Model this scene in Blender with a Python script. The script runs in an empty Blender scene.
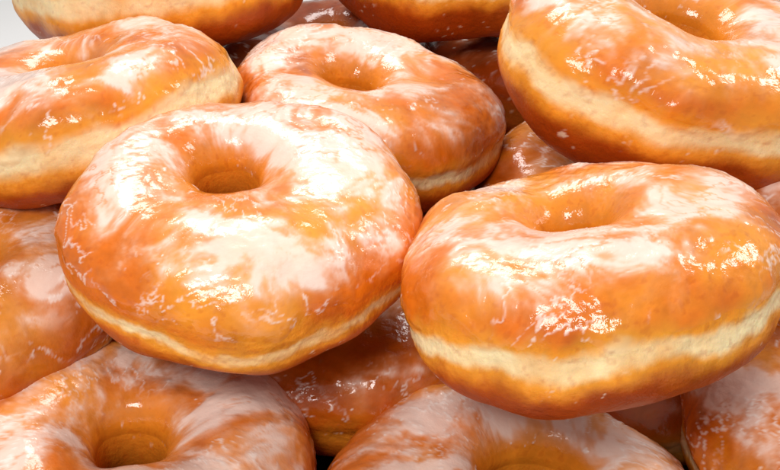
import bpy, bmesh, math, random
import numpy as np
from mathutils import Vector, Euler, Matrix

scene = bpy.context.scene
col = scene.collection
rad = math.radians

# ------------------------------------------------------------------ vectorised gradient noise
_r = np.random.RandomState(7)
_perm = np.concatenate([_r.permutation(256)] * 3)
_g = _r.normal(size=(256, 3)); _g /= np.linalg.norm(_g, axis=1)[:, None]
def perlin(p):
    pi = np.floor(p).astype(np.int64); f = p - pi; pi &= 255
    w = f * f * f * (f * (f * 6 - 15) + 10)
    res = 0
    for dx in (0, 1):
        wx = w[:, 0] if dx else 1 - w[:, 0]
        a = _perm[(pi[:, 0] + dx) & 255]
        for dy in (0, 1):
            wy = w[:, 1] if dy else 1 - w[:, 1]
            b = _perm[a + ((pi[:, 1] + dy) & 255)]
            for dz in (0, 1):
                wz = w[:, 2] if dz else 1 - w[:, 2]
                g = _g[_perm[b + ((pi[:, 2] + dz) & 255)]]
                d = g[:, 0] * (f[:, 0] - dx) + g[:, 1] * (f[:, 1] - dy) + g[:, 2] * (f[:, 2] - dz)
                res = res + wx * wy * wz * d
    return res * 1.5
def fbm(p, octv=4, rough=0.5):
    s = 0; a = 1; t = 0
    for o in range(octv):
        s = s + a * perlin(p * (2.03 ** o) + 13.7 * o); t += a; a *= rough
    return s / t
def ss(x, lo, hi):
    t = np.clip((x - lo) / (hi - lo), 0, 1); return t * t * (3 - 2 * t)
def mix(a, b, f):
    return a + (np.asarray(b) - a) * f[:, None]

# ------------------------------------------------------------------ materials
def noise_tex(nt, vec, scale, detail=3, rough=0.55):
    n = nt.nodes.new('ShaderNodeTexNoise')
    n.inputs['Scale'].default_value = scale; n.inputs['Detail'].default_value = detail
    n.inputs['Roughness'].default_value = rough
    nt.links.new(vec, n.inputs['Vector'])
    return n.outputs[0]

def food_mat(name, rough, coat, bump, scale, sss=0.0):
    m = bpy.data.materials.new(name); m.use_nodes = True
    nt = m.node_tree; p = nt.nodes['Principled BSDF']
    a = nt.nodes.new('ShaderNodeAttribute'); a.attribute_name = 'tone'
    nt.links.new(a.outputs['Color'], p.inputs['Base Color'])
    p.inputs['Roughness'].default_value = rough
    p.inputs['Specular IOR Level'].default_value = 0.12
    p.inputs['Coat Weight'].default_value = coat
    nt.links.new(a.outputs['Alpha'], p.inputs['Coat Roughness'])
    p.inputs['Coat IOR'].default_value = 1.42
    if sss:
        p.inputs['Subsurface Weight'].default_value = sss
        p.inputs['Subsurface Radius'].default_value = (1.0, 0.45, 0.15)
        p.inputs['Subsurface Scale'].default_value = 0.04
    tc = nt.nodes.new('ShaderNodeTexCoord')
    b = nt.nodes.new('ShaderNodeBump'); b.inputs['Strength'].default_value = bump; b.inputs['Distance'].default_value = 0.006
    nt.links.new(noise_tex(nt, tc.outputs['Object'], scale, 3, 0.6), b.inputs['Height'])
    nt.links.new(b.outputs[0], p.inputs['Normal']); nt.links.new(b.outputs[0], p.inputs['Coat Normal'])
    return m
def plain(name, c, rough, metal=0.0, c2=None, scale=8, spec=0.5):
    m = bpy.data.materials.new(name); m.use_nodes = True
    nt = m.node_tree; p = nt.nodes['Principled BSDF']
    tc = nt.nodes.new('ShaderNodeTexCoord')
    n = noise_tex(nt, tc.outputs['Object'], scale, 3)
    mx = nt.nodes.new('ShaderNodeMix'); mx.data_type = 'RGBA'
    nt.links.new(n, mx.inputs[0]); mx.inputs[6].default_value = (*c, 1); mx.inputs[7].default_value = (*(c2 or c), 1)
    nt.links.new(mx.outputs[2], p.inputs['Base Color'])
    p.inputs['Specular IOR Level'].default_value = spec
    p.inputs['Roughness'].default_value = rough; p.inputs['Metallic'].default_value = metal
    return m
DOUGH = food_mat('fried_dough', 0.52, 0.35, 0.65, 60, sss=0.22)
GLAZE = food_mat('sugar_glaze', 0.45, 1.0, 0.38, 36)

# ------------------------------------------------------------------ donut geometry
def make_mesh(name, V, F, tone, gloss, mat):
    me = bpy.data.meshes.new(name)
    me.vertices.add(len(V)); me.vertices.foreach_set('co', V.astype(np.float32).ravel())
    me.loops.add(F.size); me.loops.foreach_set('vertex_index', F.astype(np.int32).ravel())
    me.polygons.add(len(F)); me.polygons.foreach_set('loop_start', np.arange(0, F.size, 4, dtype=np.int32))
    me.update(calc_edges=True)
    me.polygons.foreach_set('use_smooth', np.ones(len(F), dtype=bool))
    at = me.attributes.new('tone', 'FLOAT_COLOR', 'POINT')
    at.data.foreach_set('color', np.concatenate([tone, gloss[:, None]], 1).astype(np.float32).ravel())
    me.materials.append(mat); me.update()
    return me

def normals(P):
    du = np.roll(P, -1, 0) - np.roll(P, 1, 0)
    dv = np.roll(P, -1, 1) - np.roll(P, 1, 1)
    n = np.cross(du, dv); n /= np.linalg.norm(n, axis=2)[:, :, None] + 1e-12
    return n

def donut_mesh(seed, milk, hole, height, vc, bw, brown, creamy, off, lump, flaky, res):
    rs = np.random.RandomState(seed)
    so = rs.uniform(-80, 80, 3)
    NU, NV = res
    LON = np.linspace(0, 2 * math.pi, NU, endpoint=False)
    LAT = -math.pi + np.linspace(0, 2 * math.pi, NV, endpoint=False)
    U, T = [x.ravel() for x in np.meshgrid(LON, LAT, indexing='ij')]
    a = (0.5 - hole) / 2; R = hole + a; b = height / 2
    cu, su, c, s = np.cos(U), np.sin(U), np.cos(T), np.sin(T)
    circ = lambda k, z: np.stack([cu * k, su * k, np.full_like(cu, z)], 1) + so
    wob = 1 + lump * (0.06 * perlin(circ(0.9, 3)) + 0.030 * perlin(circ(2.2, 5)))
    hw = 1 + lump * 0.14 * perlin(circ(0.9, 9))
    aw = 1 + lump * 0.06 * perlin(circ(1.0, 13))
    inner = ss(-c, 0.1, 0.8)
    x = np.sign(c) * np.abs(c) ** np.where(c > 0, 0.94, 0.74) * a
    zt = np.sign(s) * np.abs(s) ** np.where(c > 0, 0.90, 0.68)
    z = zt * b * hw
    r = R + x * np.where(c > 0, aw, 1)
    vv = zt + 0.15 * perlin(circ(1.6, 21)) + 0.04 * perlin(circ(6, 23))
    outer = ss(c, 0.0, 0.35)
    e = (vv - vc) / max(bw, 0.14)
    r = r - outer * 0.008 * np.exp(-e * e * 0.6)
    ow = (1 - c) / 2
    P0 = np.stack([r * cu * wob + off[0] * ow, r * su * wob + off[1] * ow, z], 1)
    damp = 1 - 0.80 * inner
    d = lump * 0.034 * perlin(P0 * 2.6 + so) * damp + 0.014 * perlin(P0 * 6.0 + so) * damp + 0.0030 * fbm(P0 * 14 + so, 2) * damp
    wr = ss(np.abs(e), 2.2, 1.0) * outer
    d += wr * (0.004 * fbm(P0 * np.array([13, 13, 40]) + so, 3) + 0.0020 * perlin(P0 * 60 + so))
    D = np.stack([cu * c, su * c, s], 1)
    P = P0 + D * d[:, None]
    P[:, 2] += b

    n1 = fbm(P0 * 4 + so + 5, 4); n2 = fbm(P0 * 13 + so + 9, 4); n3 = fbm(P0 * 45 + so, 2)
    vd = vv + 0.16 * n1 + 0.14 * n2
    e2 = np.abs(vd - vc) / bw
    amber = np.array([0.70, 0.150, 0.006]); deep = np.array([0.34, 0.040, 0.002]); gold = np.array([0.88, 0.34, 0.024])
    cream = np.array([0.96, 0.75, 0.42]); wall = np.array([0.72, 0.23, 0.016])
    tone = np.tile(amber, (len(U), 1))
    tone = mix(tone, deep, np.clip(ss(fbm(P0 * 3 + so + 31, 5, 0.65), 0.0, 0.34) * 0.66, 0, 1))
    tone = mix(tone, gold, ss(fbm(P0 * 2.3 + so + 61, 4), -0.08, 0.32) * 0.72)
    tone = mix(tone, deep * 0.70, np.full(len(U), min(brown, 0.95)))  # browned dough; on buried donuts also shade painted in to darken gaps
    under = ss(vc - vd, bw * 1.0, 0.55)
    tone = mix(tone, deep, under * 0.9)  # fried-brown underside, deepened further as painted shade for the gaps
    gk = (0.25 + 0.75 * min(1, creamy / 0.4)) * (1 - 0.5 * brown)
    tone = mix(tone, gold * np.array([1.0, 1.04, 1.2]), (1 - ss(e2, 0.9, 3.0)) * outer * 0.85 * gk)
    cm = (1 - ss(e2, 0.40, 1.40)) * outer * np.clip(creamy + 1.1 * fbm(P0 * 5 + so + 340, 3), 0, 1)
    tone = mix(tone, cream, cm * min(1, creamy * 4))
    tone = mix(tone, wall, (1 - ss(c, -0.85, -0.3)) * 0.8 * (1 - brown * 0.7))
    tone = mix(tone, deep * 0.5, ss(-zt, -0.45, 0.35) * inner * 0.92)  # shade of the hole painted onto its wall, darker further down
    tone = mix(tone, deep, ss(n3, 0.16, 0.42) * 0.28)
    tone *= (1 + (0.28 - 0.12 * cm) * n2 + 0.14 * n3)[:, None]
    crumb = ss(fbm(P0 * 30 + so + 400, 3, 0.65), 0.35, 0.43) * ss(fbm(P0 * 4 + so + 420, 2) + flaky * 0.5, 0.05, 0.28)
    tone = mix(tone, np.array([0.95, 0.80, 0.62]), crumb * 0.6 * (0.3 + 0.7 * outer))

    # ---- glaze thickness and milkiness
    warp = np.stack([fbm(P0 * 3 + so + k, 2) for k in (70, 80, 90)], 1)
    q = P0 + warp * 0.15
    m1 = fbm(q * 3.6 + so + 100, 6, 0.60)
    m2 = fbm(q * np.array([7.0, 7.0, 3.5]) + so + 130, 5, 0.62)
    mf = fbm(q * 26 + so + 150, 3, 0.55)
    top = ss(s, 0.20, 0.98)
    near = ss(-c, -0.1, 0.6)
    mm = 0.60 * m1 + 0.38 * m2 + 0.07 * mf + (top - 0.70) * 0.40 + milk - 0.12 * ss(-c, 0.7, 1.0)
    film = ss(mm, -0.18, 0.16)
    core = ss(mm, 0.0, 0.22)
    hot = ss(mm, 0.12, 0.22)
    cr = np.abs(fbm(q * 9 + so + 160, 4, 0.6))
    crack = (1 - ss(cr, 0.006, 0.040)) * ss(mm, 0.0, 0.12) * ss(fbm(P0 * 4 + so + 170, 2), -0.15, 0.15) * (1 - near)
    rid = np.abs(fbm(q * 9 + so + 190, 4, 0.58))
    flake = (1 - ss(rid, 0.004, 0.042)) * ss(fbm(P0 * 5 + so + 220, 3) + flaky, 0.10, 0.30) * ss(s, -0.1, 0.35) * (1 - inner)
    mk = 1 - 0.65 * brown
    gt = tone.copy()
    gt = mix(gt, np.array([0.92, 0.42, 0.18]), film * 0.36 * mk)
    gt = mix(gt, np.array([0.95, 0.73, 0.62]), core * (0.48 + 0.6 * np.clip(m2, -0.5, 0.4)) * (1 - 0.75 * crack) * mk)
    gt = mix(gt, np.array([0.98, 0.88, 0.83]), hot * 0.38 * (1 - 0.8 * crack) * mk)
    gt = mix(gt, np.array([0.98, 0.91, 0.86]), np.clip(flake * 0.85 + crumb, 0, 1) * 0.62)
    gloss = 0.11 + 0.08 * core + 0.15 * flake + 0.05 * np.clip(n2 * 2, -1, 1)
    edge = 0.10 + 0.30 * perlin(circ(2.0, 41)) + 0.14 * perlin(circ(6, 44))
    w = ss(T - edge, 0, 0.30) * ss(2.95 - T, 0, 0.25)
    th = 0.0052 + (0.0072 * fbm(q * 7.0 + so + 250, 3) + 0.0030 * mf) * (1 - 0.70 * near) + 0.0012 * core - 0.0012 * crack + 0.0012 * flake + 0.0015 * crumb
    th = np.maximum(th, 0.0012)
    th = -0.0030 + (th + 0.0030) * w

    nrm = normals(P.reshape(NU, NV, 3)).reshape(-1, 3)
    if (nrm * D).sum() < 0: nrm = -nrm
    idx = np.arange(NU * NV).reshape(NU, NV)
    i1 = np.roll(idx, -1, 0); j1 = np.roll(idx, -1, 1); ij = np.roll(i1, -1, 1)
    F = np.stack([idx, i1, ij, j1], -1).reshape(-1, 4)
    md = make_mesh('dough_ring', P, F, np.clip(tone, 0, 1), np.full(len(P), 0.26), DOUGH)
    js = np.where((LAT > -0.45) & (LAT < 2.98))[0]
    sel = idx[:, js].ravel()
    G = (P + nrm * th[:, None])[sel]
    nk = len(js); gi = np.arange(NU * nk).reshape(NU, nk); g1 = np.roll(gi, -1, 0)
    GF = np.stack([gi[:, :-1], g1[:, :-1], g1[:, 1:], gi[:, 1:]], -1).reshape(-1, 4)
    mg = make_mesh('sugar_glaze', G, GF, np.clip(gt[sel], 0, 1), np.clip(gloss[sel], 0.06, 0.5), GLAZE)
    return md, mg, b

def place(seed, centre, size, rx, ry, rz, milk, label, hole=0.09, height=0.41, vc=0.0, bw=0.14, brown=0.0, creamy=0.6, off=(0, 0), lump=1.0, flaky=0.0, res=(420, 210)):
    k = rad(-rz)
    loc_off = (off[0] * math.cos(k) - off[1] * math.sin(k), off[0] * math.sin(k) + off[1] * math.cos(k))
    md, mg, b = donut_mesh(seed, milk, hole, height, vc, bw, brown, creamy, loc_off, lump, flaky, res)
    e = bpy.data.objects.new('glazed_donut', None)
    e.empty_display_size = 0.1
    rot = (Euler((rad(rx), rad(ry), 0)).to_matrix() @ Euler((0, 0, rad(rz))).to_matrix())
    e.rotation_euler = rot.to_euler(); e.scale = (size,) * 3
    e.location = Vector(centre) - rot @ Vector((0, 0, b * size))
    e['label'] = label; e['category'] = 'donut'; e['group'] = 'glazed donuts heaped in a pile'
    col.objects.link(e)
    for nm, me in (('dough_ring', md), ('sugar_glaze', mg)):
        o = bpy.data.objects.new(nm, me); o.parent = e; col.objects.link(o)

L0 = 'glazed ring donut low in the pile, tone darkened for gap shade'
LO = (260, 130)
HI = (600, 300)
place(1, (-0.405, -0.27, 0.855), 0.98, 6, 3, 20, 0.04, 'plump glazed ring donut tilted forward on top of the pile', hole=0.085, height=0.41, vc=-0.08, bw=0.08, creamy=0.6, off=(-0.06, 0.085), lump=0.7, flaky=0.06, res=HI)
place(2, (0.51, -0.52, 0.86), 0.975, -9, -10, 60, 0.03, 'orange glazed donut with wide cream band resting on lower donuts', hole=0.075, height=0.405, vc=0.02, bw=0.15, creamy=0.9, off=(-0.02, 0.030), lump=0.8, flaky=0.07, res=HI)
place(3, (-1.03, 0.42, 0.92), 1.05, -5, -11, 100, 0.03, 'thick golden donut with pale side, leaning on its neighbours', hole=0.075, height=0.38, vc=0.12, bw=0.22, creamy=0.95, lump=0.6, flaky=0.15)
place(4, (-0.11, 0.72, 0.75), 1.00, 0, 6, 10, 0.04, 'glazed donut with streaky icing lodged behind another donut', hole=0.085, off=(-0.05, 0.02), vc=0.02, bw=0.12, creamy=0.8, flaky=0.12)
place(5, (0.91, 0.47, 1.06), 1.16, 4, 12, 200, 0.04, 'large golden donut with pale side perched high on the pile', hole=0.12, height=0.39, vc=0.12, bw=0.17, creamy=0.95, flaky=0.07)
place(6, (-0.72, -0.68, 0.245), 1.10, 0, 3, 140, 0.08, 'donut with thick white cracked icing on the bottom layer', hole=0.085, off=(0.0, 0.05), flaky=0.17)
place(7, (0.335, -0.82, 0.165), 1.11, -3, 6, 250, 0.0, 'glazed donut lying flat under another donut, icing flaking', hole=0.13, off=(0.05, 0.11), flaky=0.17)
place(8, (-1.31, -0.14, 0.56), 1.00, 10, 12, 300, -0.02, 'browned glazed donut sloping down with wrinkled icing', brown=0.25, bw=0.08, flaky=0.26)
place(9, (1.35, -0.50, 0.39), 1.02, 3, -14, 30, -0.03, 'dark golden donut tilted on the bottom layer of the pile', brown=0.2, bw=0.1, flaky=0.17)
place(10, (-0.13, -0.02, 0.34), 0.95, 8, 0, 80, -0.10, 'shiny brown donut tucked underneath two upper donuts', brown=0.45, bw=0.05, creamy=0.0, flaky=0.08)
place(11, (0.82, 0.59, 0.49), 1.00, 6, -4, 170, -0.24, 'reddish brown glazed donut mostly hidden under a larger one', brown=0.5, bw=0.08, flaky=0.2)
place(12, (1.56, 0.10, 0.72), 1.02, 10, -5, 220, -0.12, 'reddish brown glazed donut mostly hidden under a larger one', brown=0.5, bw=0.08, flaky=0.1)
place(13, (-0.92, 1.45, 1.10), 1.18, 0, -4, 75, 0.0, 'golden donut with cream band at the back of the pile', bw=0.19, vc=0.1, creamy=0.9)
place(14, (0.26, 1.84, 0.96), 1.02, -4, 3, 15, 0.0, 'golden donut with cream band at the back of the pile', bw=0.15, vc=0.2, creamy=0.9)
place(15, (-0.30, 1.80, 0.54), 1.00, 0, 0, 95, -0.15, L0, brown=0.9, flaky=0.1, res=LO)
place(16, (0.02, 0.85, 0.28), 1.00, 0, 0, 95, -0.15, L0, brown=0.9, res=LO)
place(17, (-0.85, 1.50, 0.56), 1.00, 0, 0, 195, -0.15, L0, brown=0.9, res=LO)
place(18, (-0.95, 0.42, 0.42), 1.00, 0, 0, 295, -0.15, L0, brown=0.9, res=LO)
place(19, (0.66, 1.85, 0.50), 1.02, 0, 0, 45, -0.20, L0, brown=0.95, flaky=0.1, creamy=0.0, res=LO)  # dark filler donut added to close the gap at the back
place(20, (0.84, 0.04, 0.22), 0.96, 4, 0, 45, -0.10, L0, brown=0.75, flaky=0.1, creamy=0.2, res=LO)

# ------------------------------------------------------------------ tray and table
def slab(name, x0, x1, y0, y1, z0, z1, mat, bevel=0.01):
    bm = bmesh.new(); bmesh.ops.create_cube(bm, size=1)
    for v in bm.verts:
        v.co = Vector((x0 if v.co.x < 0 else x1, y0 if v.co.y < 0 else y1, z0 if v.co.z < 0 else z1))
    bmesh.ops.bevel(bm, geom=bm.edges[:], offset=bevel, segments=2, affect='EDGES')
    me = bpy.data.meshes.new(name); bm.to_mesh(me); bm.free()
    me.materials.append(mat)
    o = bpy.data.objects.new(name, me); col.objects.link(o)
    return o
gap_dark = plain('gap_dark_brown', (0.030, 0.012, 0.005), 0.9, 0.0, (0.05, 0.02, 0.009), 4, spec=0.1)  # matt dark brown for the added tray, so gaps above it stay dark
white = plain('white_tabletop', (0.93, 0.93, 0.93), 0.5, 0, (0.95, 0.95, 0.95), 2)
tab = slab('table_top', -9, 9, -4, 16, -0.2, -0.03, white); tab['kind'] = 'structure'
tray = bpy.data.objects.new('added_dark_tray', None); col.objects.link(tray)
tray.location = (0.3, 0.9, -0.028)
tray['label'] = 'dark tray added under the heap of donuts to darken its gaps'; tray['category'] = 'tray'
def child(o, name):
    o.name = name; o.parent = tray; o.matrix_parent_inverse = Matrix.Translation((-0.3, -0.9, 0.028))
child(slab('tray_base', -1.9, 2.6, -1.6, 3.3, -0.028, -0.005, gap_dark, 0.004), 'tray_base')
bm = bmesh.new()
prof = [(0.0, -0.02), (0.06, 0.10), (0.10, 0.10), (0.10, 0.085), (0.075, 0.085), (0.02, -0.027)]
cx0, cx1, cy0, cy1 = -1.9, 2.6, -1.6, 3.3
rows = []
for (d, z) in prof:
    rows.append([bm.verts.new((x, y, z)) for x, y in ((cx0 - d, cy0 - d), (cx1 + d, cy0 - d), (cx1 + d, cy1 + d), (cx0 - d, cy1 + d))])
for k in range(len(prof)):
    r0, r1 = rows[k], rows[(k + 1) % len(prof)]
    for i in range(4):
        bm.faces.new((r0[i], r0[(i + 1) % 4], r1[(i + 1) % 4], r1[i]))
bmesh.ops.recalc_face_normals(bm, faces=bm.faces)
me = bpy.data.meshes.new('tray_rim'); bm.to_mesh(me); bm.free(); me.materials.append(gap_dark)
o = bpy.data.objects.new('tray_rim', me); col.objects.link(o); child(o, 'tray_rim')

# ------------------------------------------------------------------ light
w = bpy.data.worlds.new('World'); scene.world = w; w.use_nodes = True
bg = w.node_tree.nodes['Background']; bg.inputs[0].default_value = (1.0, 0.97, 0.94, 1); bg.inputs[1].default_value = 0.38
def area(name, loc, target, size, power, colr=(1, 1, 1)):
    l = bpy.data.lights.new(name, 'AREA'); l.shape = 'RECTANGLE'; l.size, l.size_y = size; l.energy = power; l.color = colr
    o = bpy.data.objects.new(name, l); col.objects.link(o)
    o.location = loc
    o.rotation_euler = (Vector(target) - Vector(loc)).to_track_quat('-Z', 'Y').to_euler()
area('key_softbox', (-0.9, 3.0, 5.4), (0, 0.4, 0.5), (2.4, 1.6), 190, (1, 0.98, 0.96))
area('side_softbox', (3.6, 0.8, 4.0), (0.2, 0, 0.5), (0.9, 1.5), 70)
area('front_softbox', (-1.4, -3.9, 4.6), (0, 0, 0.5), (1.9, 1.3), 195, (1, 0.97, 0.93))

# ------------------------------------------------------------------ camera
cam = bpy.data.cameras.new('camera'); co = bpy.data.objects.new('camera', cam); col.objects.link(co)
cam.lens = 50; cam.sensor_width = 36; cam.clip_end = 200; cam.clip_start = 0.05
co.location = (0, -2.9, 2.36); co.rotation_euler = (rad(60), 0, 0)
scene.camera = co
scene.view_settings.view_transform = 'Standard'
scene.view_settings.look = 'None'
